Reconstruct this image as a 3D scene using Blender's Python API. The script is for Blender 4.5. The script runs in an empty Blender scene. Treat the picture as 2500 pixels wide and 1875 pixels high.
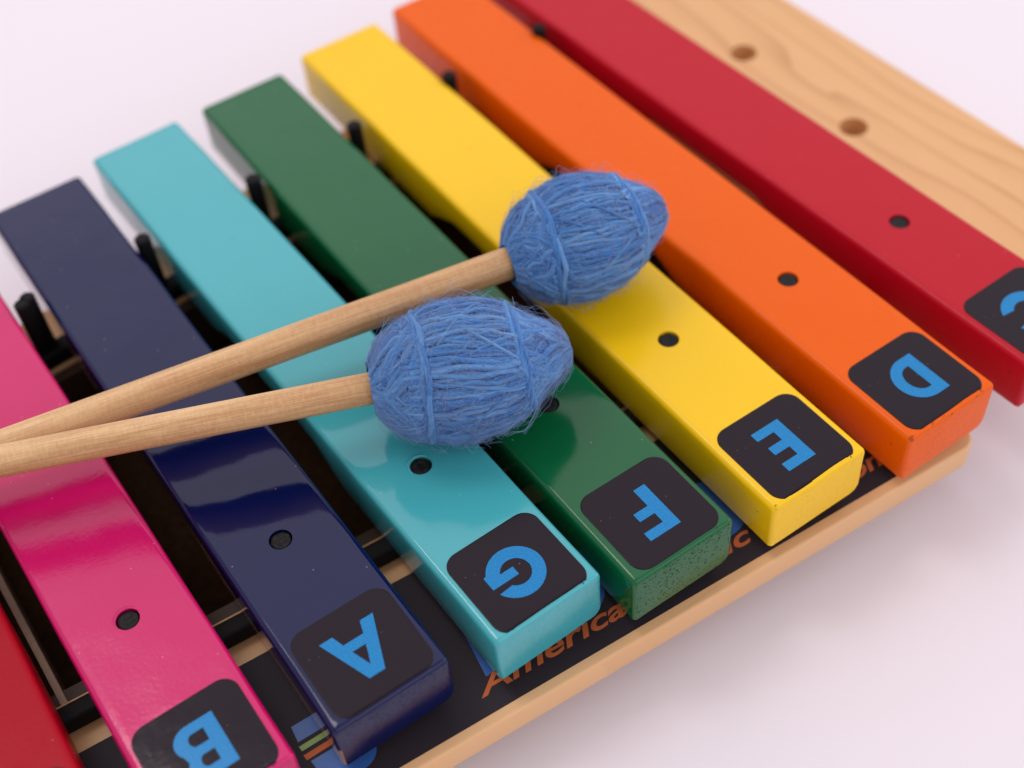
import bpy, bmesh, math, random
import numpy as np
from mathutils import Matrix, Vector, noise as mnoise
S = 0.01                                   # everything below is modelled in centimetres
random.seed(7); rng = np.random.default_rng(7)
scene = bpy.context.scene; col = scene.collection

# ------------------------------------------------------------------ camera
CR = [[0.816398298327171, -0.5732683088964545, -0.06969407796386445],
      [-0.472238048744955, -0.5932607763972726, -0.6519454551599843],
      [0.33239290576934905, 0.5651593555814155, -0.7550561959155557]]
CC = (-10.615151977657234, -19.307266954848675, 25.735497651715924)
cam = bpy.data.cameras.new('camera'); co = bpy.data.objects.new('camera', cam); col.objects.link(co)
m = Matrix(((CR[0][0], -CR[1][0], -CR[2][0]), (CR[0][1], -CR[1][1], -CR[2][1]), (CR[0][2], -CR[1][2], -CR[2][2]))).to_4x4()
m.translation = Vector(CC) * S
co.matrix_world = m
cam.sensor_width = 36; cam.lens = 3232.157 / 2500 * 36
cam.clip_start = 0.01; cam.clip_end = 20
cam.dof.use_dof = True; cam.dof.focus_distance = 0.312; cam.dof.aperture_fstop = 7.0
scene.camera = co

# ------------------------------------------------------------------ world + lights (white studio)
w = bpy.data.worlds.new('World'); scene.world = w; w.use_nodes = True
bg = w.node_tree.nodes['Background']; bg.inputs[0].default_value = (1.0, 0.945, 0.985, 1); bg.inputs[1].default_value = 0.66

def area(name, pos, target, sx, sy, power, color, spread=180):
    l = bpy.data.lights.new(name, 'AREA'); l.shape = 'RECTANGLE'; l.size = sx; l.size_y = sy
    l.energy = power; l.color = color; l.spread = math.radians(spread)
    o = bpy.data.objects.new(name, l); col.objects.link(o)
    o.location = pos
    o.rotation_euler = (Vector(target) - Vector(pos)).to_track_quat('-Z', 'Y').to_euler()
    return o
area('soft_box', (0.30, 0.62, 0.95), (0, 0.03, 0), 1.9, 1.15, 5.0, (1.0, 0.92, 0.985))
area('key_lamp', (-0.27, 0.42, 1.10), (0, 0.03, 0), 0.36, 0.36, 2.6, (1.0, 0.94, 0.96))
area('right_fill', (1.45, -0.38, 0.55), (0, 0.0, 0), 1.2, 0.8, 5.0, (0.97, 0.93, 1.0))
area('front_fill', (0.35, -1.30, 0.90), (0.05, -0.1, -0.05), 2.0, 1.0, 7.0, (0.98, 0.92, 1.0))

scene.view_settings.view_transform = 'Standard'; scene.view_settings.look = 'None'
scene.view_settings.exposure = 0.0; scene.view_settings.gamma = 1.0
scene.render.engine = 'CYCLES'

# ------------------------------------------------------------------ helpers
def thing(name, label, cat):
    o = bpy.data.objects.new(name, None); col.objects.link(o)
    o['label'] = label; o['category'] = cat
    return o

def link_mesh(name, me, mats, parent=None, smooth=True, matrix=None):
    o = bpy.data.objects.new(name, me); col.objects.link(o)
    if not isinstance(mats, (list, tuple)): mats = [mats]
    if len(me.materials) == 0:
        for mm in mats: me.materials.append(mm)
    if parent: o.parent = parent
    if matrix is not None: o.matrix_local = matrix
    if smooth:
        me.shade_smooth()
    return o

def mesh_np(name, V, F, uv=None, mi=None):
    me = bpy.data.meshes.new(name)
    me.from_pydata([tuple(v) for v in (np.asarray(V) * S)], [], [tuple(int(i) for i in f) for f in F])
    if mi is not None: me.polygons.foreach_set('material_index', mi)
    me.update()
    return me

def N(nt, typ, **kw):
    n = nt.nodes.new(typ)
    for k, v in kw.items(): setattr(n, k, v)
    return n

def newmat(name):
    mt = bpy.data.materials.new(name); mt.use_nodes = True
    nt = mt.node_tree; b = nt.nodes['Principled BSDF']
    return mt, nt, b

def ramp(nt, fac, stops):
    r = N(nt, 'ShaderNodeValToRGB'); nt.links.new(fac, r.inputs[0])
    el = r.color_ramp.elements
    el[0].position, el[0].color = stops[0][0], tuple(stops[0][1]) + (1,)
    el[1].position, el[1].color = stops[-1][0], tuple(stops[-1][1]) + (1,)
    for p, c in stops[1:-1]:
        e = el.new(p); e.color = tuple(c) + (1,)
    return r.outputs[0]

def noise_tex(nt, vec, scale, detail=3, rough=0.5, dist=0.0):
    n = N(nt, 'ShaderNodeTexNoise'); n.inputs['Scale'].default_value = scale
    n.inputs['Detail'].default_value = detail; n.inputs['Roughness'].default_value = rough
    n.inputs['Distortion'].default_value = dist
    nt.links.new(vec, n.inputs['Vector']); return n.outputs['Fac']

def mapping(nt, sc, rot=(0, 0, 0), loc=(0, 0, 0), src='Object'):
    tc = N(nt, 'ShaderNodeTexCoord'); mp = N(nt, 'ShaderNodeMapping')
    mp.inputs['Scale'].default_value = sc; mp.inputs['Rotation'].default_value = rot; mp.inputs['Location'].default_value = loc
    nt.links.new(tc.outputs[src], mp.inputs['Vector']); return mp.outputs[0]

def math_n(nt, op, a, b=None, c=None, clamp=False):
    n = N(nt, 'ShaderNodeMath', operation=op); n.use_clamp = clamp
    for i, v in enumerate((a, b, c)):
        if v is None: continue
        if isinstance(v, (int, float)): n.inputs[i].default_value = v
        else: nt.links.new(v, n.inputs[i])
    return n.outputs[0]

def mixc(nt, fac, a, b):
    n = N(nt, 'ShaderNodeMix', data_type='RGBA')
    if isinstance(fac, (int, float)): n.inputs[0].default_value = fac
    else: nt.links.new(fac, n.inputs[0])
    for i, v in ((6, a), (7, b)):
        if isinstance(v, (tuple, list)): n.inputs[i].default_value = tuple(v) + (1,)
        else: nt.links.new(v, n.inputs[i])
    return n.outputs[2]

def bump(nt, b, h, strength, dist, prev=None):
    n = N(nt, 'ShaderNodeBump'); n.inputs['Strength'].default_value = strength; n.inputs['Distance'].default_value = dist
    nt.links.new(h, n.inputs['Height'])
    if prev is not None: nt.links.new(prev, n.inputs['Normal'])
    nt.links.new(n.outputs[0], b.inputs['Normal']); return n.outputs[0]

# ------------------------------------------------------------------ materials
def paint(name, colr, rough, texture, pores=0.0, raw=False, nicks=0.5, spec=0.5, wear=.66):
    """glossy enamel on wood: slow waviness, fine orange peel, end-grain pores, dust nicks"""
    mt, nt, b = newmat(name)
    v = mapping(nt, (100, 100, 100))                       # centimetres
    slow = noise_tex(nt, v, 0.35, 2)
    peel = noise_tex(nt, v, 9.0, 3, 0.6)
    grain = noise_tex(nt, mapping(nt, (520, 40, 520)), 1.0, 3, 0.6)
    c = mixc(nt, math_n(nt, 'MULTIPLY', peel, 0.16), tuple(colr), tuple(x * 0.72 for x in colr))
    # dark nicks / dust specks
    vo = N(nt, 'ShaderNodeTexVoronoi'); vo.inputs['Scale'].default_value = 1.7
    nt.links.new(mapping(nt, (130, 60, 100), rot=(0, 0, 0.5)), vo.inputs['Vector'])
    spk = math_n(nt, 'LESS_THAN', vo.outputs['Distance'], 0.045)
    sp2 = N(nt, 'ShaderNodeSeparateColor'); nt.links.new(vo.outputs['Color'], sp2.inputs[0])
    spk = math_n(nt, 'MULTIPLY', spk, math_n(nt, 'GREATER_THAN', sp2.outputs[0], 1.0 - 0.35 * nicks))
    c = mixc(nt, math_n(nt, 'MULTIPLY', spk, 0.75), c, (0.03, 0.015, 0.01))
    vd = N(nt, 'ShaderNodeTexVoronoi'); vd.inputs['Scale'].default_value = 4.0; nt.links.new(v, vd.inputs['Vector'])
    sd = N(nt, 'ShaderNodeSeparateColor'); nt.links.new(vd.outputs['Color'], sd.inputs[0])
    dst = math_n(nt, 'MULTIPLY', math_n(nt, 'LESS_THAN', vd.outputs['Distance'], 0.07), math_n(nt, 'GREATER_THAN', sd.outputs[2], 0.965))
    c = mixc(nt, math_n(nt, 'MULTIPLY', dst, 0.25), c, (0.75, 0.70, 0.66))
    # chipped paint on the sharp edges
    ge = N(nt, 'ShaderNodeNewGeometry')
    chip = math_n(nt, 'MULTIPLY', math_n(nt, 'GREATER_THAN', ge.outputs['Pointiness'], 0.545), math_n(nt, 'GREATER_THAN', noise_tex(nt, v, 2.6, 5, 0.75), 0.66))
    c = mixc(nt, math_n(nt, 'MULTIPLY', chip, 0.8), c, (0.13, 0.065, 0.03))
    pw = N(nt, 'ShaderNodeTexCoord'); sw = N(nt, 'ShaderNodeSeparateXYZ'); nt.links.new(pw.outputs['Object'], sw.inputs[0])
    lip = math_n(nt, 'MULTIPLY', math_n(nt, 'LESS_THAN', sw.outputs[1], 0.0011), math_n(nt, 'GREATER_THAN', sw.outputs[2], -0.0011))
    rub = math_n(nt, 'MULTIPLY', lip, math_n(nt, 'GREATER_THAN', noise_tex(nt, v, 1.7, 6, 0.75), wear))
    c = mixc(nt, math_n(nt, 'MULTIPLY', rub, 0.6), c, (0.10, 0.045, 0.015))
    # end-grain pits, only on faces that look along the bar
    geo = N(nt, 'ShaderNodeTexCoord'); sx = N(nt, 'ShaderNodeSeparateXYZ'); nt.links.new(geo.outputs['Normal'], sx.inputs[0])
    endf = math_n(nt, 'GREATER_THAN', math_n(nt, 'ABSOLUTE', sx.outputs[1]), 0.9)
    vp = N(nt, 'ShaderNodeTexVoronoi'); vp.inputs['Scale'].default_value = 15.0
    nt.links.new(mapping(nt, (100, 100, 100), rot=(0, 0.5, 0)), vp.inputs['Vector'])
    s3 = N(nt, 'ShaderNodeSeparateColor'); nt.links.new(vp.outputs['Color'], s3.inputs[0])
    clump = noise_tex(nt, v, 1.4, 2)
    thr = math_n(nt, 'ADD', math_n(nt, 'MULTIPLY', s3.outputs[0], 0.46), math_n(nt, 'MULTIPLY', math_n(nt, 'SUBTRACT', clump, 0.50), 0.30))
    pit = math_n(nt, 'MULTIPLY', math_n(nt, 'LESS_THAN', vp.outputs['Distance'], thr), endf)
    pit = math_n(nt, 'MULTIPLY', pit, pores * .8)
    c = mixc(nt, pit, c, tuple(x * 0.25 for x in colr))
    nt.links.new(math_n(nt, 'MULTIPLY_ADD', pit, -spec, spec), b.inputs['Specular IOR Level'])
    if raw:      # enamel stops short of the bar's lower left edge, brown wood shows
        po = N(nt, 'ShaderNodeTexCoord'); s4 = N(nt, 'ShaderNodeSeparateXYZ'); nt.links.new(po.outputs['Object'], s4.inputs[0])
        lim = math_n(nt, 'MULTIPLY_ADD', noise_tex(nt, v, 0.6, 3), 0.003, -0.0105)
        low = math_n(nt, 'LESS_THAN', s4.outputs[2], lim)
        left = math_n(nt, 'LESS_THAN', s4.outputs[0], -0.0142)
        c = mixc(nt, math_n(nt, 'MULTIPLY', low, left), c, (0.30, 0.18, 0.13))
    nt.links.new(c, b.inputs['Base Color'])
    b.inputs['Roughness'].default_value = rough
    rr = math_n(nt, 'MULTIPLY_ADD', peel, 0.10, rough - 0.05, clamp=True)
    rr = math_n(nt, 'ADD', rr, math_n(nt, 'MULTIPLY', endf, 0.14))
    nt.links.new(rr, b.inputs['Roughness'])
    b.inputs['IOR'].default_value = 1.52
    n1 = bump(nt, b, slow, 0.3, 0.002)
    n2 = bump(nt, b, peel, texture, 0.00012, n1)
    n3 = bump(nt, b, grain, 0.10 + texture * 0.25, 0.00008, n2)
    sc = N(nt, 'ShaderNodeTexVoronoi', feature='F1'); sc.inputs['Scale'].default_value = 0.9       # short dents
    nt.links.new(mapping(nt, (230, 60, 100), rot=(0, 0, 0.25)), sc.inputs['Vector'])
    dent = math_n(nt, 'LESS_THAN', sc.outputs['Distance'], 0.055)
    s5 = N(nt, 'ShaderNodeSeparateColor'); nt.links.new(sc.outputs['Color'], s5.inputs[0])
    dent = math_n(nt, 'MULTIPLY', dent, math_n(nt, 'GREATER_THAN', s5.outputs[1], 0.62))
    n4 = bump(nt, b, math_n(nt, 'SUBTRACT', 1.0, math_n(nt, 'ADD', dent, pit)), 0.9 * nicks, 0.0006, n3)
    return mt

def wood(name, base, dark, scale_along_y=True, stretch=1.0, rough=0.42, contrast=1.0, curvy=0.0, freq=2.2):
    mt, nt, b = newmat(name)
    sc = (100, 100, 100)
    v = mapping(nt, sc)
    sep = N(nt, 'ShaderNodeSeparateXYZ'); nt.links.new(v, sep.inputs[0])
    a, l = (sep.outputs[0], sep.outputs[1]) if scale_along_y else (sep.outputs[1], sep.outputs[0])
    low = noise_tex(nt, mapping(nt, (18, 5, 18) if scale_along_y else (5, 18, 18)), 1.0, 2)
    x = math_n(nt, 'MULTIPLY_ADD', low, 3.2 * curvy + 0.5, a)
    if curvy:
        x = math_n(nt, 'ADD', x, math_n(nt, 'MULTIPLY', math_n(nt, 'SINE', math_n(nt, 'MULTIPLY', l, 0.33)), 0.55 * curvy))
    if curvy:      # uneven ring spacing
        irr = noise_tex(nt, mapping(nt, (55, 3.5, 55)), 1.0, 2)
        x = math_n(nt, 'ADD', x, math_n(nt, 'MULTIPLY', irr, 2.6))
    ph = math_n(nt, 'FRACT', math_n(nt, 'MULTIPLY', x, freq / 2.2))
    ring = math_n(nt, 'POWER', ph, 5.0)
    fine = noise_tex(nt, mapping(nt, (1400, 60, 1400) if scale_along_y else (60, 1400, 1400)), 1.0, 3, 0.6)
    f = math_n(nt, 'ADD', math_n(nt, 'MULTIPLY', ring, 0.55 * contrast), math_n(nt, 'MULTIPLY', fine, 0.35 * contrast))
    f = math_n(nt, 'ADD', f, math_n(nt, 'MULTIPLY', low, 0.2))
    nt.links.new(mixc(nt, f, base, dark), b.inputs['Base Color'])
    b.inputs['Roughness'].default_value = rough
    bump(nt, b, fine, 0.12, 0.0003)
    return mt

M_board = wood('pine_board', (0.77, 0.455, 0.20), (0.50, 0.23, 0.075), True, curvy=1.0, freq=2.3, rough=0.38)
M_rail = wood('pine_rail', (0.74, 0.44, 0.21), (0.60, 0.31, 0.125), False, freq=2, rough=0.42, contrast=0.35)
M_ledge = wood('pale_wood', (0.42, 0.28, 0.19), (0.30, 0.18, 0.11), False, freq=7, rough=0.5, contrast=0.6)
M_inner_shade = wood('inner_wood_shade', (0.05, 0.022, 0.009), (0.03, 0.012, 0.005), True, freq=5, rough=0.6, contrast=0.8)  # shade inside the box is put into this wood colour
M_cavity_shade, nt, b = newmat('shaded_hardboard')  # near-black base colour carries the shade of the cavity
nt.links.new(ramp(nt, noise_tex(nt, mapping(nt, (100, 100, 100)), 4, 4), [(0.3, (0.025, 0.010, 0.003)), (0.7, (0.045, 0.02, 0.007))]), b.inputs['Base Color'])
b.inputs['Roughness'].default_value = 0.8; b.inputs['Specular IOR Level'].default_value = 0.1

def maple(name, off):
    mt, nt, b = newmat(name)
    v1 = mapping(nt, (8, 130, 130), loc=(off, off * 2, 0)); low = noise_tex(nt, v1, 1.0, 3, 0.5, 0.6)
    fine = noise_tex(nt, mapping(nt, (70, 2600, 2600), loc=(off, 0, 0)), 1.0, 3, 0.65)
    fleck = noise_tex(nt, mapping(nt, (1500, 600, 600), loc=(0, off, 0)), 1.0, 2, 0.6)
    f = math_n(nt, 'ADD', math_n(nt, 'MULTIPLY', low, 0.75), math_n(nt, 'MULTIPLY', fine, 0.4))
    f = math_n(nt, 'ADD', f, math_n(nt, 'MULTIPLY', fleck, 0.16))
    c = ramp(nt, f, [(0.34, (0.84, 0.60, 0.34)), (0.58, (0.74, 0.48, 0.235)), (0.80, (0.48, 0.25, 0.10))])
    nt.links.new(c, b.inputs['Base Color']); b.inputs['Roughness'].default_value = 0.48
    bump(nt, b, fine, 0.2, 0.0002)
    return mt

M_stick, nt, b = newmat('letter_vinyl'); M_vinyl = M_stick
v = mapping(nt, (100, 100, 100))
vo = N(nt, 'ShaderNodeTexVoronoi'); vo.inputs['Scale'].default_value = 4.2; nt.links.new(v, vo.inputs['Vector'])
s = N(nt, 'ShaderNodeSeparateColor'); nt.links.new(vo.outputs['Color'], s.inputs[0])
dust = math_n(nt, 'MULTIPLY', math_n(nt, 'LESS_THAN', vo.outputs['Distance'], 0.05), math_n(nt, 'GREATER_THAN', s.outputs[0], 0.5))
nt.links.new(mixc(nt, math_n(nt, 'MULTIPLY', dust, 0.45), (0.010, 0.004, 0.009), (0.5, 0.45, 0.4)), b.inputs['Base Color'])
b.inputs['Roughness'].default_value = 0.13; b.inputs['Specular IOR Level'].default_value = 0.20
bump(nt, b, noise_tex(nt, v, 2.2, 2), 0.12, 0.0006)

M_letter, nt, b = newmat('letter_blue_print')
v = mapping(nt, (100, 100, 100)); d = noise_tex(nt, v, 26, 2, 0.8)
nt.links.new(ramp(nt, d, [(0.35, (0.002, 0.155, 0.42)), (0.65, (0.01, 0.25, 0.54))]), b.inputs['Base Color']); b.inputs['Specular IOR Level'].default_value = 0.25
b.inputs['Roughness'].default_value = 0.22

def flat(name, c, rough=0.5, bumpy=0.0, spec=0.5, var=0.8):
    mt, nt, b = newmat(name)
    nz = noise_tex(nt, mapping(nt, (100, 100, 100)), 12, 4, 0.6)
    nt.links.new(mixc(nt, nz, c, tuple(x * var for x in c)), b.inputs['Base Color'])
    b.inputs['Roughness'].default_value = rough; b.inputs['Specular IOR Level'].default_value = spec
    if bumpy: bump(nt, b, nz, bumpy, 0.0005)
    return mt
M_label = flat('label_vinyl', (0.026, 0.019, 0.025), 0.6, 0, 0.25)
M_lblue = flat('label_blue', (0.035, 0.13, 0.42), 0.4)
M_lgreen = flat('label_green', (0.22, 0.36, 0.06), 0.4)
M_lorange = flat('label_orange', (0.58, 0.14, 0.04), 0.5, 0, 0.2)
M_rubber = flat('black_rubber', (0.005, 0.0045, 0.005), 0.6, 0.2, 0.15)
M_nail = flat('black_nail_head', (0.007, 0.006, 0.007), 0.42, 1.0, 0.28)
M_table = flat('white_surface', (0.80, 0.75, 0.79), 0.75, 0, 0.2, 0.985)

def yarnmat(name, c1, c2, c3):
    mt, nt, b = newmat(name)
    v = mapping(nt, (100, 100, 100))
    uvn = N(nt, 'ShaderNodeUVMap'); mp = N(nt, 'ShaderNodeMapping'); mp.inputs['Scale'].default_value = (4, 14, 1)
    nt.links.new(uvn.outputs[0], mp.inputs['Vector'])
    fib = noise_tex(nt, mp.outputs[0], 1.0, 3, 0.7)
    var = noise_tex(nt, v, 1.1, 3, 0.6)
    at = N(nt, 'ShaderNodeAttribute', attribute_name='tone')
    f = math_n(nt, 'ADD', math_n(nt, 'MULTIPLY', fib, 0.55), math_n(nt, 'MULTIPLY', at.outputs['Fac'], 0.30))
    f = math_n(nt, 'ADD', f, math_n(nt, 'MULTIPLY', var, 0.22))
    nt.links.new(ramp(nt, f, [(0.30, c1), (0.55, c2), (0.82, c3)]), b.inputs['Base Color'])
    b.inputs['Roughness'].default_value = 0.75
    b.inputs['Sheen Weight'].default_value = 0.35; b.inputs['Sheen Roughness'].default_value = 0.4
    b.inputs['Sheen Tint'].default_value = (0.7, 0.75, 1, 1)
    bump(nt, b, fib, 0.9, 0.0006)
    return mt
M_yarn = yarnmat('blue_yarn', (0.018, 0.12, 0.42), (0.07, 0.265, 0.62), (0.23, 0.45, 0.76))
M_fuzz = flat('yarn_fibre', (0.27, 0.40, 0.68), 0.8)

# ------------------------------------------------------------------ generic geometry
def prism(name, poly, z0, z1, bev, mat, parent, plan_r=None, segs=4):
    """vertical prism over a 2-D polygon with rounded edges; plan_r = {vertex index: plan corner radius}"""
    pts = []
    n = len(poly)
    for i, p in enumerate(poly):
        r = (plan_r or {}).get(i, 0)
        if r <= 0: pts.append(Vector(p)); continue
        a = (Vector(poly[i - 1]) - Vector(p)).normalized(); c = (Vector(poly[(i + 1) % n]) - Vector(p)).normalized()
        ang = math.acos(max(-1, min(1, a.dot(c)))) / 2; dd = r / math.tan(ang)
        p0 = Vector(p) + a * dd; p1 = Vector(p) + c * dd
        cen = Vector(p) + (a + c).normalized() * (r / math.sin(ang))
        for k in range(9):
            t = k / 8; q = p0.lerp(p1, t) - cen; pts.append(cen + q.normalized() * r)
    bm = bmesh.new()
    lo = [bm.verts.new((p.x * S, p.y * S, z0 * S)) for p in pts]; hi = [bm.verts.new((p.x * S, p.y * S, z1 * S)) for p in pts]
    bm.faces.new(hi); bm.faces.new(lo[::-1])
    for i in range(len(pts)):
        j = (i + 1) % len(pts); bm.faces.new((lo[i], lo[j], hi[j], hi[i]))
    bmesh.ops.recalc_face_normals(bm, faces=bm.faces)
    if bev > 0:
        es = [e for e in bm.edges if abs(e.verts[0].co.z - e.verts[1].co.z) < 1e-9 or len(pts) == n]
        bmesh.ops.bevel(bm, geom=es, offset=bev * S, segments=segs, profile=0.5, affect='EDGES')
    me = bpy.data.meshes.new(name); bm.to_mesh(me); bm.free()
    o = link_mesh(name, me, mat, parent, smooth=False)
    for p in me.polygons: p.use_smooth = True
    me.set_sharp_from_angle(angle=math.radians(35))
    return o

def drill(o, holes, mat4=None):
    """cut round holes (x, y, r, z0, z1) into object o and store the result in its mesh"""
    bm = bmesh.new()
    for (x, y, r, z0, z1) in holes:
        bmesh.ops.create_cone(bm, cap_ends=True, segments=40, radius1=r * S, radius2=r * S, depth=(z1 - z0) * S,
                              matrix=Matrix.Translation((x * S, y * S, (z0 + z1) / 2 * S)))
    me = bpy.data.meshes.new('cut'); bm.to_mesh(me); bm.free()
    c = bpy.data.objects.new('cut', me); col.objects.link(c)
    c.matrix_world = mat4 if mat4 is not None else Matrix.Identity(4)
    md = o.modifiers.new('b', 'BOOLEAN'); md.operation = 'DIFFERENCE'; md.solver = 'EXACT'; md.object = c
    bpy.context.view_layer.update()
    dg = bpy.context.evaluated_depsgraph_get()
    new = bpy.data.meshes.new_from_object(o.evaluated_get(dg))
    o.modifiers.clear(); o.data = new
    bpy.data.objects.remove(c)
    new.set_sharp_from_angle(angle=math.radians(35))

def tube_set(paths, radii, k=6, refs=None):
    """many tubes as one vertex/face list, with uv = (length, turn)"""
    V = []; F = []; UV = []; T = []; base = 0
    for pi, P in enumerate(paths):
        P = np.asarray(P, float); n = len(P)
        r = radii[pi]; r = np.full(n, r) if np.isscalar(r) else r
        t = np.gradient(P, axis=0); t /= np.linalg.norm(t, axis=1)[:, None] + 1e-12
        ref = refs[pi] if refs is not None else np.tile([0.31, 0.11, 0.94], (n, 1))
        u = np.cross(t, ref); u /= np.linalg.norm(u, axis=1)[:, None] + 1e-12; vv = np.cross(u, t)
        L = np.concatenate([[0], np.cumsum(np.linalg.norm(np.diff(P, axis=0), axis=1))])
        a = np.arange(k) * 2 * np.pi / k
        ring = P[:, None] + r[:, None, None] * (np.cos(a)[None, :, None] * u[:, None] + np.sin(a)[None, :, None] * vv[:, None])
        V.append(ring.reshape(-1, 3))
        tone = random.random(); T.append(np.full(n * k, tone))
        for i in range(n - 1):
            for j in range(k):
                j2 = (j + 1) % k
                F.append((base + i * k + j, base + i * k + j2, base + (i + 1) * k + j2, base + (i + 1) * k + j))
                j2u = (j + 1) / k; off = pi * 3.7
                UV += [(L[i] + off, j / k + L[i] * .9), (L[i] + off, j2u + L[i] * .9), (L[i + 1] + off, j2u + L[i + 1] * .9), (L[i + 1] + off, j / k + L[i + 1] * .9)]
        base += n * k
    return np.concatenate(V), F, UV, np.concatenate(T)

def tube_mesh(name, paths, radii, k=6, refs=None):
    V, F, UV, T = tube_set(paths, radii, k, refs)
    me = mesh_np(name, V, F)
    uv = me.uv_layers.new(name='UVMap'); uv.data.foreach_set('uv', np.array(UV, dtype=np.float32).ravel())
    a = me.attributes.new('tone', 'FLOAT', 'POINT'); a.data.foreach_set('value', T.astype(np.float32))
    return me

# ------------------------------------------------------------------ setting
def tabletop():
    me = mesh_np('tabletop', [(-260, -260, 0), (260, -260, 0), (260, 320, 0), (-260, 320, 0)], [(0, 1, 2, 3)])
    o = link_mesh('tabletop', me, M_table, smooth=False); o.location = (0, 0, -4.35 * S); o['kind'] = 'structure'
tabletop()

# ------------------------------------------------------------------ xylophone frame
XY = thing('xylophone', 'wooden toy xylophone with eight rainbow bars carrying black letter squares', 'xylophone')
ZR = -2.2                                             # top of the frame
XL, XR = -17.5, 10.25
outer = lambda x: -6.93 - .072 * x
inner_f = lambda x: -0.73 - .066 * x
back_in = lambda x: 10.93 + .066 * x
back_out = lambda x: 14.05 + .140 * x
rail = prism('front_rail', [(XL, outer(XL)), (XR, outer(XR)), (XR, inner_f(XR)), (XL, inner_f(XL))], ZR - .85, ZR, 0.10, M_rail, XY, {1: .55, 0: .55})
back = prism('back_rail', [(XL, back_in(XL)), (XR, back_in(XR)), (XR, back_out(XR)), (XL, back_out(XL))], ZR - .85, ZR, 0.10, M_rail, XY)
board = prism('end_board', [(XR + .01, -5.1), (20.15, -5.1), (20.15, 15.6), (XR + .01, 15.6)], ZR - .95, ZR + .05, 0.12, M_board, XY, {1: 1.0, 2: 1.0})
drill(board, [(16.76, 9.0, .47, ZR - .86, ZR + 1), (16.76, 3.66, .47, ZR - .86, ZR + 1)])
# rubber strips the bars rest on
fy = lambda x: -1.42 - .067 * x
by = lambda x: 11.25 + .066 * x
def strip(name, f, h0, h1, wd, bev, mat, x0=XL + .6, x1=14.6, parent=XY):
    return prism(name, [(x0, f(x0) - wd), (x1, f(x1) - wd), (x1, f(x1) + wd), (x0, f(x0) + wd)], h0, h1, bev, mat, parent)
strip('rubber_strip', fy, ZR + .002, -1.645, .25, .10, M_rubber)
strip('rubber_strip', by, ZR + .002, -1.645, .30, .10, M_rubber)
# box under the rails; dark walls added over rail inner faces as painted shade
prism('shaded_box_wall', [(XL + .6, inner_f(XL) + .005), (19.2, inner_f(19.2) + .005), (19.2, inner_f(19.2) + .35), (XL + .6, inner_f(XL) + .35)], -4.25, ZR - .12, 0, M_inner_shade, XY)
prism('shaded_box_wall', [(XL + .6, back_in(XL) - .35), (19.2, back_in(19.2) - .35), (19.2, back_in(19.2) - .005), (XL + .6, back_in(XL) - .005)], -4.25, ZR - .12, 0, M_inner_shade, XY)
prism('end_wall', [(XL, inner_f(XL) + .05), (XL + .9, inner_f(XL) + .05), (XL + .9, back_in(XL) - .05), (XL, back_in(XL) - .05)], -4.25, ZR - .05, 0.05, M_inner_shade, XY)
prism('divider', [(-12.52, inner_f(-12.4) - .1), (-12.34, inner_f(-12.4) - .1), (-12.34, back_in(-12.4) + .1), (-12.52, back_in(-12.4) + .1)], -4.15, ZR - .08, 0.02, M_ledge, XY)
prism('base_panel', [(XL + .65, inner_f(XL) - .1), (19.1, inner_f(19.1) - .1), (19.1, back_in(19.1) + .1), (XL + .65, back_in(XL) + .1)], -4.34, -4.22, 0, M_cavity_shade, XY)

# label on the front rail
la = lambda x: -2.21 - .0645 * x
lb = lambda x: -6.615 - .066 * x
zl = ZR + .012
def sheet(name, pts, z, mat, parent, th=.01):
    me = bpy.data.meshes.new(name); bm = bmesh.new()
    hi = [bm.verts.new((p[0] * S, p[1] * S, z * S)) for p in pts]
    f = bm.faces.new(hi)
    if f.normal.z < 0 or True:
        f.normal_update()
        if f.normal.z < 0: f.normal_flip()
    r = bmesh.ops.extrude_face_region(bm, geom=[f])
    vs = [g for g in r['geom'] if isinstance(g, bmesh.types.BMVert)]
    bmesh.ops.translate(bm, verts=vs, vec=(0, 0, th * S))
    bmesh.ops.recalc_face_normals(bm, faces=bm.faces)
    bm.to_mesh(me); bm.free()
    return link_mesh(name, me, mat, parent, smooth=False)
XE = 9.7
lab = sheet('label', [(XL + .5, la(XL)), (XL + .5, lb(XL)), (XE - .5, lb(XE)), (XE, lb(XE) + .5), (XE, la(XE))], ZR + .002, M_label, rail, .008)
def multi(name, polys, z, mat, parent):
    me = bpy.data.meshes.new(name); bm = bmesh.new()
    for pts in polys:
        f = bm.faces.new([bm.verts.new((p[0] * S, p[1] * S, z * S)) for p in pts]); f.normal_update()
        if f.normal.z < 0: f.normal_flip()
    bm.to_mesh(me); bm.free(); return link_mesh(name, me, mat, parent, smooth=False)
def arcpts(cx, cy, r, a0, a1, n=14, ry=None):
    ry = ry or r
    return [(cx + r * math.cos(math.radians(a0 + (a1 - a0) * i / n)), cy + ry * math.sin(math.radians(a0 + (a1 - a0) * i / n))) for i in range(n + 1)]
b2 = [(-8.40, -4.80), (-6.98, -4.87)] + arcpts(-7.45, -5.22, .47, 45, -90, 10, .47) + [(-8.33, -5.66)]
blues = [
    [(-8.36, -3.79), (-6.95, -3.84), (-6.85, -4.28), (-8.41, -4.22)], b2,
    [(-4.02, -5.46), (-3.78, -4.1), (-3.3, -4.1), (-3.3, -5.46)],
    arcpts(-1.15, -4.8, .95, 90, -90, 16, .86) + [(-2.0, -5.66), (-2.0, -3.94)],
    [(2.2, -4.15)] + arcpts(3.35, -4.72, .52, 90, -55, 10, .55) + arcpts(3.25, -5.43, .62, 45, -90, 10, .52) + [(2.2, -5.95)],
    [(6.2, -4.5)] + [(6.95, -4.6), (7.0, -5.98), (6.2, -6.0)],
]
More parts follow.
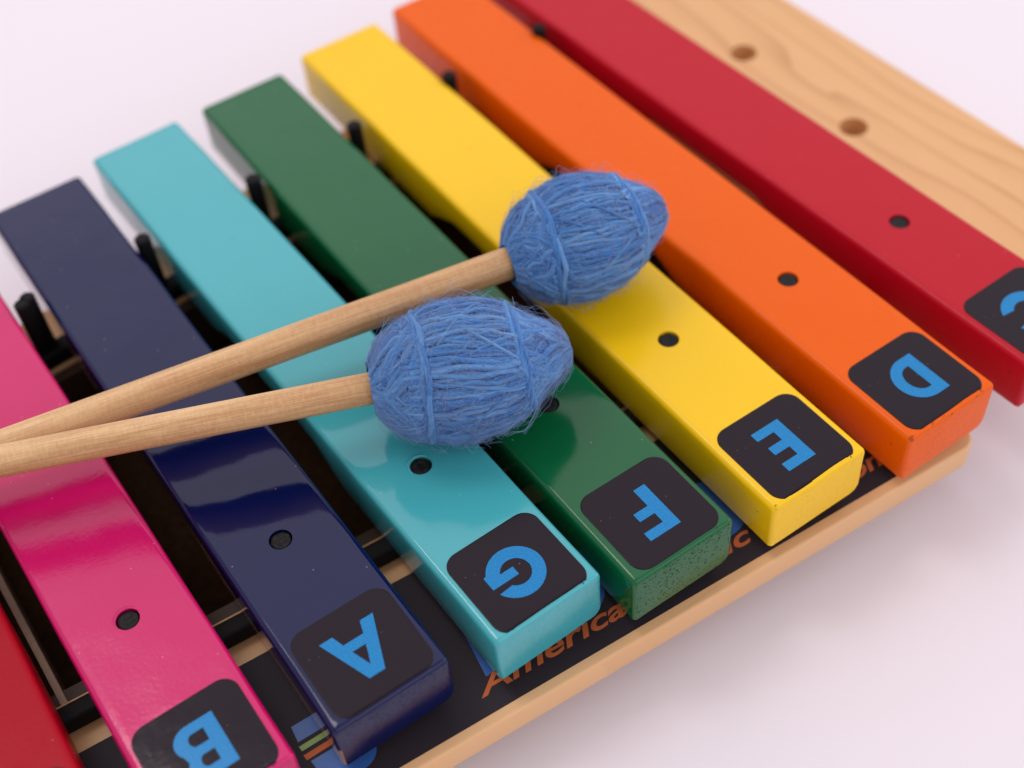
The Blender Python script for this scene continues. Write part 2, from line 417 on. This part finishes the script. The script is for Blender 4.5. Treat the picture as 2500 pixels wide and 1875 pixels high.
for bl in blues: multi('printed_logo', [bl], ZR + .013, M_lblue, rail)
multi('printed_green_bar', [[(-8.45, -4.33), (-6.8, -4.38), (-6.8, -4.51), (-8.44, -4.47)]], ZR + .013, M_lgreen, rail)
multi('printed_orange_bar', [[(-8.47, -4.58), (-6.8, -4.62), (-6.8, -4.75), (-8.46, -4.73)]], ZR + .013, M_lorange, rail)

def text_obj(name, body, x, y, size, rot, mat, parent, z, shear=0.0, bold=.0, sx=1.0):
    cu = bpy.data.curves.new(name, 'FONT'); cu.body = body; cu.size = size; cu.shear = shear; cu.offset = bold; cu.resolution_u = 6
    t = bpy.data.objects.new(name, cu); col.objects.link(t)
    bpy.context.view_layer.update()
    me = bpy.data.meshes.new_from_object(t.evaluated_get(bpy.context.evaluated_depsgraph_get()))
    bpy.data.objects.remove(t)
    o = link_mesh(name, me, mat, parent, smooth=False)
    me.transform(Matrix.Translation((x * S, y * S, z * S)) @ Matrix.Rotation(rot, 4, 'Z') @ Matrix.Diagonal((sx * S, S, S, 1)))
    return o
def text_w(body, size, bold):
    cu = bpy.data.curves.new('t', 'FONT'); cu.body = body; cu.size = size; cu.offset = bold
    t = bpy.data.objects.new('t', cu); col.objects.link(t); bpy.context.view_layer.update()
    wd = t.dimensions.x; bpy.data.objects.remove(t); return wd
sl = math.atan(-.066)
wd = text_w("America's Music", .72, 0)
text_obj('printed_words', "America's Music", -4.38, -5.86, .72, sl, M_lorange, rail, ZR + .014, shear=.30, bold=.014, sx=7.75 / wd)
wd = text_w("Education", .72, 0)
text_obj('printed_words', "Education", 3.66, -6.39, .72, sl, M_lorange, rail, ZR + .014, shear=.30, bold=.014, sx=3.9 / wd)

# ------------------------------------------------------------------ bars
W, T = 2.983, 1.64
X = [-14.044, -10.255, -6.402, -2.561, 0.96, 4.839, 8.742, 12.631]
YF = [-5.30, -5.623, -5.701, -6.023, -6.694, -7.085, -7.56, -7.725]
YB = [14.829, 15.116, 15.355, 15.825, 15.864, 16.269, 16.567, 16.836]
YAW = [-0.010, 0.0003, -0.0027, 0.0156, -0.0063, -0.0073, -0.0006, 0.0173]
HOLE = [(-14.05, -.10), (-10.27, -.36), (-6.40, -.60), (-2.57, -.80), (1.05, -1.17), (4.83, -1.34), (8.74, -1.65), (12.67, -1.91)]
STK = {'A': (.270, .094), 'G': (.247, .029), 'F': (.285, .131), 'E': (.243, .044), 'D': (.248, .072)}
BARS = [
    ('C', 'bright red wooden bar at the far left', (0.36, 0.0, 0.010), 0.40, 0.75, 0.3),
    ('B', 'hot pink wooden bar with letter B', (0.56, 0.002, 0.115), 0.16, 0.35, 0.3),
    ('A', 'navy blue wooden bar with letter A', (0.0015, 0.005, 0.052), 0.07, 0.08, 0.55),
    ('G', 'turquoise wooden bar with letter G', (0.055, 0.39, 0.43), 0.08, 0.10, 0.15),
    ('F', 'dark green wooden bar with letter F', (0.002, 0.105, 0.030), 0.11, 0.12, 1.0),
    ('E', 'yellow wooden bar with letter E', (0.88, 0.54, 0.003), 0.24, 0.45, 0.12),
    ('D', 'orange wooden bar with letter D', (0.78, 0.112, 0.0), 0.28, 0.30, 0.25),
    ('C', 'crimson wooden bar with letter C', (0.47, 0.003, 0.016), 0.30, 0.30, 0.2),
]
RT, RB_, RL = .16, .34, .10            # top, bottom right, bottom left edge radii
def section(o, zb):
    """cross-section (x,z), inset by o, bottom at zb; counter-clockwise from bottom left"""
    w2 = W / 2 - o; top = -o; bot = zb + o * .5
    pts = []
    def arc(cx, cz, r, a0, a1, n):
        for i in range(n + 1):
            a = math.radians(a0 + (a1 - a0) * i / n); pts.append((cx + r * math.cos(a), cz + r * math.sin(a)))
    rb = max(RL - o, .02); arc(-w2 + rb, bot + rb, rb, 180, 270, 3)
    for i in range(1, 6): pts.append((-w2 + rb + (2 * w2 - rb - max(RB_ - o, .05)) * i / 6, bot))
    rb = max(RB_ - o, .05); arc(w2 - rb, bot + rb, rb, 270, 360, 5)
    for i in range(1, 4): pts.append((w2, bot + rb + (top - bot - rb - RT) * i / 4))
    rt = max(RT - o * .6, .05); arc(w2 - rt, top - rt, rt, 0, 90, 6)
    for i in range(1, 16): pts.append((w2 - rt - (2 * w2 - 2 * rt) * i / 16, top))
    arc(-w2 + rt, top - rt, rt, 90, 180, 6)
    for i in range(1, 4): pts.append((-w2, top - rt - (top - bot - rt - rb) * i / 4))
    return pts
def bar_mesh(name, L, arch0, arch1, seed):
    ER = .12
    ys = []; off = []
    for i in range(7):
        a = math.radians(90 * i / 6); ys.append(ER * (1 - math.sin(a))); off.append(ER * (1 - math.cos(a)))
    ys = ys[::-1]; off = off[::-1]                       # from face (inset ER) to full
    body = list(np.linspace(ER, L - ER, 90))[1:-1]
    Y = ys + body + [L - y for y in ys[::-1]]; O = off + [0] * len(body) + off[::-1]
    V = []; n = None
    for y, o in zip(Y, O):
        t = (y - arch0) / (arch1 - arch0)
        zb = -T
        if 0 < t < 1: zb = -T + .62 * min(1, math.sin(math.pi * t) * 1.9) ** .9
        sct = section(o, zb); n = len(sct)
        for (x, z) in sct:
            p = Vector((x * .9 + seed * 31, y * .35, z * .9)); dx = mnoise.noise(p) * .018; dz = mnoise.noise(p + Vector((5, 9, 3))) * .010
            V.append((x + dx, y, z + (dz if z > -.3 else dz * 2)))
    F = []
    for i in range(len(Y) - 1):
        for j in range(n):
            F.append((i * n + j, (i + 1) * n + j, (i + 1) * n + (j + 1) % n, i * n + (j + 1) % n))
    # end caps with a concentric inner ring
    for base, flip in ((0, False), ((len(Y) - 1) * n, True)):
        c = list(range(base, base + n)); F.append(c if not flip else c[::-1])
    me = mesh_np(name, V, F)
    bm = bmesh.new(); bm.from_mesh(me); bmesh.ops.recalc_face_normals(bm, faces=bm.faces); bm.to_mesh(me); bm.free()
    return me

def rr_outline(hw, hh, r, n=10):
    pts = []
    for cx, cy, a0 in ((hw - r, hh - r, 0), (-hw + r, hh - r, 90), (-hw + r, -hh + r, 180), (hw - r, -hh + r, 270)):
        for i in range(n + 1):
            a = math.radians(a0 + 90 * i / n); pts.append((cx + r * math.cos(a), cy + r * math.sin(a)))
    return pts

def sticker_mesh(cx, cy, side):
    """vinyl square that lies on the bar top and wraps a little over its rounded edges"""
    out = rr_outline(side / 2, side / 2, .41); n = len(out); R = 14; V = []; F = []
    def z(x, y):
        d = min(y, W / 2 - abs(x)); zz = 0.0
        if d < .16: zz = -.16 + math.sqrt(max(0, .16 ** 2 - (.16 - max(d, .0)) ** 2))
        return zz + .012
    for k in range(R + 1):
        s = 1 - (k / R) ** 1.6 if k < R else 0
        for (x, y) in out:
            px, py = cx + x * s, cy + y * s; V.append((px, py, z(px, py)))
    V2 = [(v[0], v[1], v[2] - .016) for v in V[:n]]; b0 = len(V); V += V2
    for k in range(R):
        for j in range(n):
            j2 = (j + 1) % n; F.append((k * n + j, k * n + j2, (k + 1) * n + j2, (k + 1) * n + j))
    for j in range(n):
        j2 = (j + 1) % n; F.append((b0 + j, b0 + j2, j2, j))
    me = mesh_np('letter_square', V, F)
    return me

def circ(cx, cy, rx, ry, a0, a1, n=28): return [(cx + rx * math.cos(math.radians(a0 + (a1 - a0) * i / n)), cy + ry * math.sin(math.radians(a0 + (a1 - a0) * i / n))) for i in range(n + 1)]
def glyph(ch):
    """outline(s) of one bold sans capital, u right, v up, cap height 1.38, centred"""
    h = .69
    if ch == 'E':
        return [[(-.42, -h), (.43, -h), (.43, -.43), (-.08, -.43), (-.08, -.13), (.37, -.13), (.37, .13), (-.08, .13), (-.08, .42), (.43, .42), (.43, h), (-.42, h)]]
    if ch == 'F':
        return [[(-.43, -h), (-.10, -h), (-.10, -.14), (.33, -.14), (.33, .12), (-.10, .12), (-.10, .43), (.46, .43), (.46, h), (-.43, h)]]
    if ch == 'D':
        return [[(-.52, -h)] + circ(-.12, 0, .66, h, -90, 90) + [(-.52, h)],
                ([(-.19, -.40)] + circ(-.10, 0, .33, .40, -90, 90) + [(-.19, .40)])[::-1]]
    if ch == 'B':
        return [[(-.50, -h)] + circ(.13, -.29, .42, .40, -90, 38, 16) + circ(.10, .34, .38, .35, -35, 90, 16) + [(-.50, h)],
                ([(-.18, -.44)] + circ(.10, -.275, .13, .165, -90, 90, 12) + [(-.18, -.11)])[::-1],
                ([(-.18, .13)] + circ(.07, .285, .12, .155, -90, 90, 12) + [(-.18, .44)])[::-1]]
    if ch == 'A':
        return [[(-.70, -h), (-.36, -h), (-.26, -.36), (.26, -.36), (.36, -h), (.70, -h), (.20, h), (-.20, h)],
                [(-.175, -.10), (0, .40), (.175, -.10)]]
    if ch == 'G':
        o = circ(0, 0, .70, .70, 23, 332, 44)
        o += [(.70, -.30), (.70, .09), (-.02, .09), (-.02, -.16), (.34, -.16)]
        o += circ(0, 0, .37, .37, -27, -319, 40)
        return [o]
    if ch == 'C':
        o = circ(0, 0, .70, .70, 24, 336, 44)
        o += circ(0, 0, .37, .37, -40, -320, 40)
        return [o]
def letter_mesh(ch):
    cu = bpy.data.curves.new('l', 'CURVE'); cu.dimensions = '2D'; cu.fill_mode = 'BOTH'; cu.extrude = .002 * S
    for pts in glyph(ch):
        sp = cu.splines.new('POLY'); sp.points.add(len(pts) - 1); sp.use_cyclic_u = True
        for q, (u, v) in zip(sp.points, pts): q.co = (u * S, v * S, 0, 1)
    t = bpy.data.objects.new('l', cu); col.objects.link(t); bpy.context.view_layer.update()
    me = bpy.data.meshes.new_from_object(t.evaluated_get(bpy.context.evaluated_depsgraph_get()))
    bpy.data.objects.remove(t); return me

def nail_mesh(seed):
    """flat, slightly dished and battered nail head on a shank"""
    V = []; F = []; n = 28; prof = [(0, -.02), (.06, -.035), (.12, -.01), (.19, 0), (.245, -.012), (.262, -.05), (.262, -.11), (.12, -.13), (.12, -1.9)]
    for k, (r, z) in enumerate(prof):
        for j in range(n):
            a = 2 * math.pi * j / n; p = Vector((r * math.cos(a) * 9 + seed * 7, r * math.sin(a) * 9, k))
            d = mnoise.noise(p) * .03 if k < 6 else 0; rr = r * (1 + mnoise.noise(Vector((math.cos(a) * 1.5, math.sin(a) * 1.5, seed))) * .05)
            V.append((rr * math.cos(a), rr * math.sin(a), z + d - .03))
    for k in range(len(prof) - 1):
        for j in range(n):
            j2 = (j + 1) % n; F.append((k * n + j, (k + 1) * n + j, (k + 1) * n + j2, k * n + j2))
    return mesh_np('nail', V, F)

for i, (ch, label, c, rough, tex, pores) in enumerate(BARS):
    L = YB[i] - YF[i]
    # bar frame: origin at the front end, centre of the width
    a = YAW[i]; ym = YF[i] + 7
    ox = X[i] - (YF[i] - ym) * math.sin(a); oy = ym + (YF[i] - ym) * math.cos(a)
    mt = paint('enamel_' + ['scarlet', 'pink', 'navy', 'turquoise', 'green', 'yellow', 'orange', 'crimson'][i], c, rough, tex, pores, raw=(i == 2), nicks=.6, spec=(.14, .45, .34, .5, .36, .30, .17, .20)[i], wear=(.70, .72, .68, .70, .68, .63, .59, .68)[i])
    me = bar_mesh('tone_bar', L, 1.0 - YF[i], 8.3 - YF[i], i)
    o = link_mesh('tone_bar', me, mt, XY); o['label'] = label
    BM = Matrix.Translation((ox * S, oy * S, 0)) @ Matrix.Rotation(a, 4, 'Z')
    o.matrix_local = BM; inv = BM.inverted()
    hl = inv @ Vector((HOLE[i][0] * S, HOLE[i][1] * S, 0)); hx, hy = hl.x / S, hl.y / S
    bpy.context.view_layer.update()
    drill(o, [(hx, hy, .285, -1.0, .4)], BM)
    nl = link_mesh('nail', nail_mesh(i), M_nail, o, matrix=Matrix.Translation((hx * S, hy * S, 0)))
    if i in (1, 3):      # paint built up round the hole
        P = [(hx + .30 * math.cos(t), hy + .30 * math.sin(t), .0) for t in np.linspace(math.radians(10), math.radians(200), 26)]
        rim = tube_mesh('paint_rim', [P], [.045 * np.sin(np.linspace(.25, math.pi - .25, 26))], 8)
        link_mesh('paint_rim', rim, mt, o)
    sxx, syy = STK.get(ch, (.245, .07))
    cx = -W / 2 + sxx + 1.25; cy = syy + 1.25
    st = link_mesh('letter_square', sticker_mesh(cx, cy, 2.54), M_vinyl, o)
    lm = letter_mesh(ch); le = link_mesh('letter', lm, M_letter, o, smooth=False)
    du, dv = {'E': (.03, -.02), 'D': (0, 0), 'A': (0, .0), 'G': (.02, .02), 'F': (.03, 0)}.get(ch, (0, 0))
    le.matrix_local = Matrix.Translation(((cx - du) * S, (cy - dv) * S, .0165 * S)) @ Matrix.Rotation(math.pi, 4, 'Z')

# pegs standing between the bars at the back
def peg_mesh(double):
    bm = bmesh.new()
    offs = [(0, 0)] if not double else [(-.11, -.08), (.11, .08)]
    for dx, dy in offs:
        r = .235 if not double else .22
        g = bmesh.ops.create_cone(bm, cap_ends=True, segments=28, radius1=r * S, radius2=r * S, depth=2.2 * S, matrix=Matrix.Translation((dx * S, dy * S, -1.1 * S)))
    es = [e for e in bm.edges if all(v.co.z > -.001 * S for v in e.verts)]
    bmesh.ops.bevel(bm, geom=es, offset=.05 * S, segments=3, affect='EDGES')
    me = bpy.data.meshes.new('peg'); bm.to_mesh(me); bm.free(); me.set_sharp_from_angle(angle=math.radians(40)); return me
M_peg = flat('peg_rubber', (0.007, 0.006, 0.007), 0.6, 0.3, 0.15)
peg = peg_mesh(False); peg2 = peg_mesh(True)
for k, (px, py) in enumerate([(-12.15, 10.62), (-8.35, 10.87), (-4.62, 11.09), (-.83, 11.36), (2.88, 11.60), (6.57, 11.81), (10.3, 12.03)]):
    link_mesh('peg', peg2 if k == 1 else peg, M_peg, XY, smooth=False, matrix=Matrix.Translation((px * S, py * S, .25 * S)))

# ------------------------------------------------------------------ mallets
SP = np.array([0, .03, .08, .15, .23, .34, .46, .58, .68, .745, .82, .90, .955, .985, 1.0])
RP = np.array([.50, .80, 1.06, 1.29, 1.39, 1.57, 1.61, 1.53, 1.36, 1.17, .91, .66, .46, .31, .05])
def prof(s): return np.interp(s, SP, RP)
sg = np.linspace(0, 1, 401); _r = np.interp(sg, SP, RP); ker = np.hanning(25); ker /= ker.sum()
_rs = np.convolve(np.pad(_r, 12, mode='edge'), ker, 'valid'); _rs[-8:] = _r[-8:]
prof = lambda s: np.interp(s, sg, _rs)
LH = 4.85; RS = 1.0
def snoise(n, amp, seed, freq=2.0):
    r = np.random.default_rng(seed); t = np.linspace(0, 1, n); y = np.zeros(n)
    for k in range(1, 5): y += r.normal() / k * np.sin(2 * np.pi * (k * freq / 2 * t + r.random()))
    return y * amp
def head_point(s, phi, dr=0.0):
    r = prof(s) * RS + dr
    return np.stack([s * LH, r * np.cos(phi), r * np.sin(phi)], -1)

def yarn_head(seed):
    r = np.random.default_rng(seed); paths = []; rad = []; refs = []
    def add(s, phi, dr, rr):
        P = head_point(s, phi, dr); paths.append(P)
        nrm = np.stack([np.zeros_like(s), np.cos(phi), np.sin(phi)], -1); refs.append(nrm); rad.append(rr)
    n = 56
    # lengthwise strands between the two cords
    for k in range(210):
        phi0 = 2 * np.pi * k / 210 + r.normal() * .03
        s = np.linspace(.17 + r.normal() * .015, .79 + r.normal() * .015, n)
        tw = r.normal() * .07 + .22 + .26 * math.sin(phi0 * 3 + seed) * (1 if k % 5 else -1)
        ph = phi0 + tw * (s - .45) + snoise(n, .025, seed * 999 + k)
        add(s, ph, r.uniform(-.08, .03) + snoise(n, .014, seed * 55 + k, 4), .048 + r.random() * .024)
    # ends: strands that criss-cross towards stick and tip
    for k in range(150):
        phi0 = 2 * np.pi * k / 150 + r.normal() * .05; sgn = 1 if math.sin(phi0 * 2.5 + seed) > -.35 else -1
        s = np.linspace(.70 + r.normal() * .01, .995, 34)
        ph = phi0 + sgn * (.75 + r.normal() * .14) * (s - .70) / .3 + snoise(34, .03, seed * 77 + k)
        rr = (.058 + r.random() * .024) * np.clip((1.02 - s) / .12, .45, 1)
        add(s, ph, r.uniform(-.05, .03), rr)
    for k in range(150):
        phi0 = 2 * np.pi * k / 150 + r.normal() * .05; sgn = 1 if math.sin(phi0 * 2.2 + seed * 2) > 0 else -1
        s = np.linspace(.005, .27 + r.normal() * .01, 30)
        ph = phi0 + sgn * (.85 + r.normal() * .2) * (s - .27) / .27 + snoise(30, .05, seed * 78 + k)
        rr = (.056 + r.random() * .024)
        add(s, ph, r.uniform(-.06, .03), rr)
    # a few that stray over the others
    for k in range(9):
        phi0 = 2 * np.pi * r.random(); a0 = r.uniform(.2, .5); a1 = a0 + r.uniform(.2, .35)
        s = np.linspace(a0, a1, 30); ph = phi0 + r.normal() * .5 * (s - a0) / .3
        add(s, ph, .045 + 0 * s, .045 * np.sin(np.linspace(.2, math.pi - .2, 30)) ** .5 + .004)
    return tube_mesh('yarn_head', paths, rad, 6, refs)

def cord(seed, s0, tilt):
    """twisted wrap cord: plies winding round a ring"""
    r = np.random.default_rng(seed); paths = []; rad = []; n = 260
    t = np.linspace(0, 2 * np.pi, n)
    for strand in range(4):
        a = t * (3 if strand < 2 else 2) + strand * 1.9 + snoise(n, .4, seed * 7 + strand * 5, 6)
        s = s0 + tilt * np.cos(t + .6) + .004 * np.sin(3 * t + strand) + .085 * np.cos(a) / LH
        P = head_point(s, t, .055 + .035 * np.sin(a * 1.0 + 1) + snoise(n, .008, seed + strand, 9)); P[-1] = P[0]
        paths.append(P); rad.append(.072 + snoise(n, .006, seed * 3 + strand, 12))
    return tube_mesh('wrap_cord', paths, rad, 6)

def fuzz(seed, count, amp=1.0):
    r = np.random.default_rng(seed); paths = []; rad = []
    for k in range(count):
        n = 9; t = np.linspace(0, 1, n)
        long = r.random() < .05
        s0 = r.random() * .97 + .01; ph0 = r.random() * 2 * np.pi
        ln = (r.uniform(.12, .6) if not long else r.uniform(.8, 1.7)) * amp
        ang = r.normal() * .55
        lift = (abs(r.normal()) * .07 + .02) if not long else r.uniform(.12, .42)
        ds = ln * math.cos(ang) / LH; rr0 = max(.5, float(prof(s0)))
        s = np.clip(s0 + ds * (t - .5) * (1 if r.random() < .5 else -1), .003, .997)
        ph = ph0 + ln * math.sin(ang) / rr0 * (t - .5) + snoise(n, .05 * (2.2 if long else 1) / rr0, seed * 13 + k, 3)
        dr = .035 + lift * (t ** 1.5 if r.random() < .5 else np.sin(np.pi * t)) + snoise(n, .012 * (2.5 if long else 1), seed * 17 + k, 3)
        paths.append(head_point(s, ph, dr)); rad.append(.0027 if not long else .0034)
    return tube_mesh('loose_fibres', paths, rad, 3)

def core_mesh():
    s = np.linspace(0, 1, 40); n = 48; V = []; F = []
    for q in s:
        for j in range(n): V.append(tuple(head_point(np.array(q), np.array(2 * np.pi * j / n), -.05)))
    for i in range(39):
        for j in range(n): F.append((i * n + j, (i + 1) * n + j, (i + 1) * n + (j + 1) % n, i * n + (j + 1) % n))
    return mesh_np('yarn_core', V, F)

def stick_mesh(L, r0, r1):
    V = []; F = []; n = 40; ns = 60
    xs = [-L, -L + .02, -L + .08] + list(np.linspace(-L + .2, 1.0, ns)); rs = [r1 * .0, r1 * .75, r1 * .95] + list(np.linspace(r1, r0, ns))
    for x, r in zip(xs, rs):
        for j in range(n):
            a = 2 * math.pi * j / n; V.append((x, r * math.cos(a), r * math.sin(a)))
    for i in range(len(xs) - 1):
        for j in range(n): F.append((i * n + j, i * n + (j + 1) % n, (i + 1) * n + (j + 1) % n, (i + 1) * n + j))
    me = mesh_np('stick', V, F)
    return me

def mallet(label, joint, left, seed, r0, r1, roll, length, radial):
    ax = (Vector(joint) - Vector(left)).normalized()
    z = Vector((0, 0, 1)); y = z.cross(ax).normalized(); z2 = ax.cross(y)
    M = Matrix((ax, y, z2)).transposed().to_4x4(); M.translation = Vector(joint) * S
    t = thing('mallet', label, 'mallet'); t['group'] = 'yarn mallets lying across the bars'
    t.matrix_world = M @ Matrix.Rotation(roll, 4, 'X')
    globals()['LH'] = length; globals()['RS'] = radial
    link_mesh('stick', stick_mesh(33, r0, r1), maple('maple_stick', seed * 1.7), t)
    h = link_mesh('yarn_head', yarn_head(seed), M_yarn, t)
    link_mesh('yarn_core', core_mesh(), M_yarn, h)
    link_mesh('wrap_cord', cord(seed + 5, .235, .020), M_yarn, h)
    link_mesh('wrap_cord', cord(seed + 9, .735, -.022), M_yarn, h)
    link_mesh('loose_fibres', fuzz(seed, 4500 if seed == 1 else 6500, .65 if seed == 1 else .95), M_fuzz, h)
    return t
mallet('blue yarn mallet farther back, its head resting on the yellow and orange bars', (2.26, 2.09, 1.77), (-10.81, 5.08, 1.32), 1, .43, .40, .4, 4.5, 1.0)
mallet('blue yarn mallet nearer the front, its head resting on the turquoise and green bars', (-2.80, .64, 1.77), (-10.95, 4.0, 2.0), 2, .395, .37, 2.1, 4.95, 1.055)
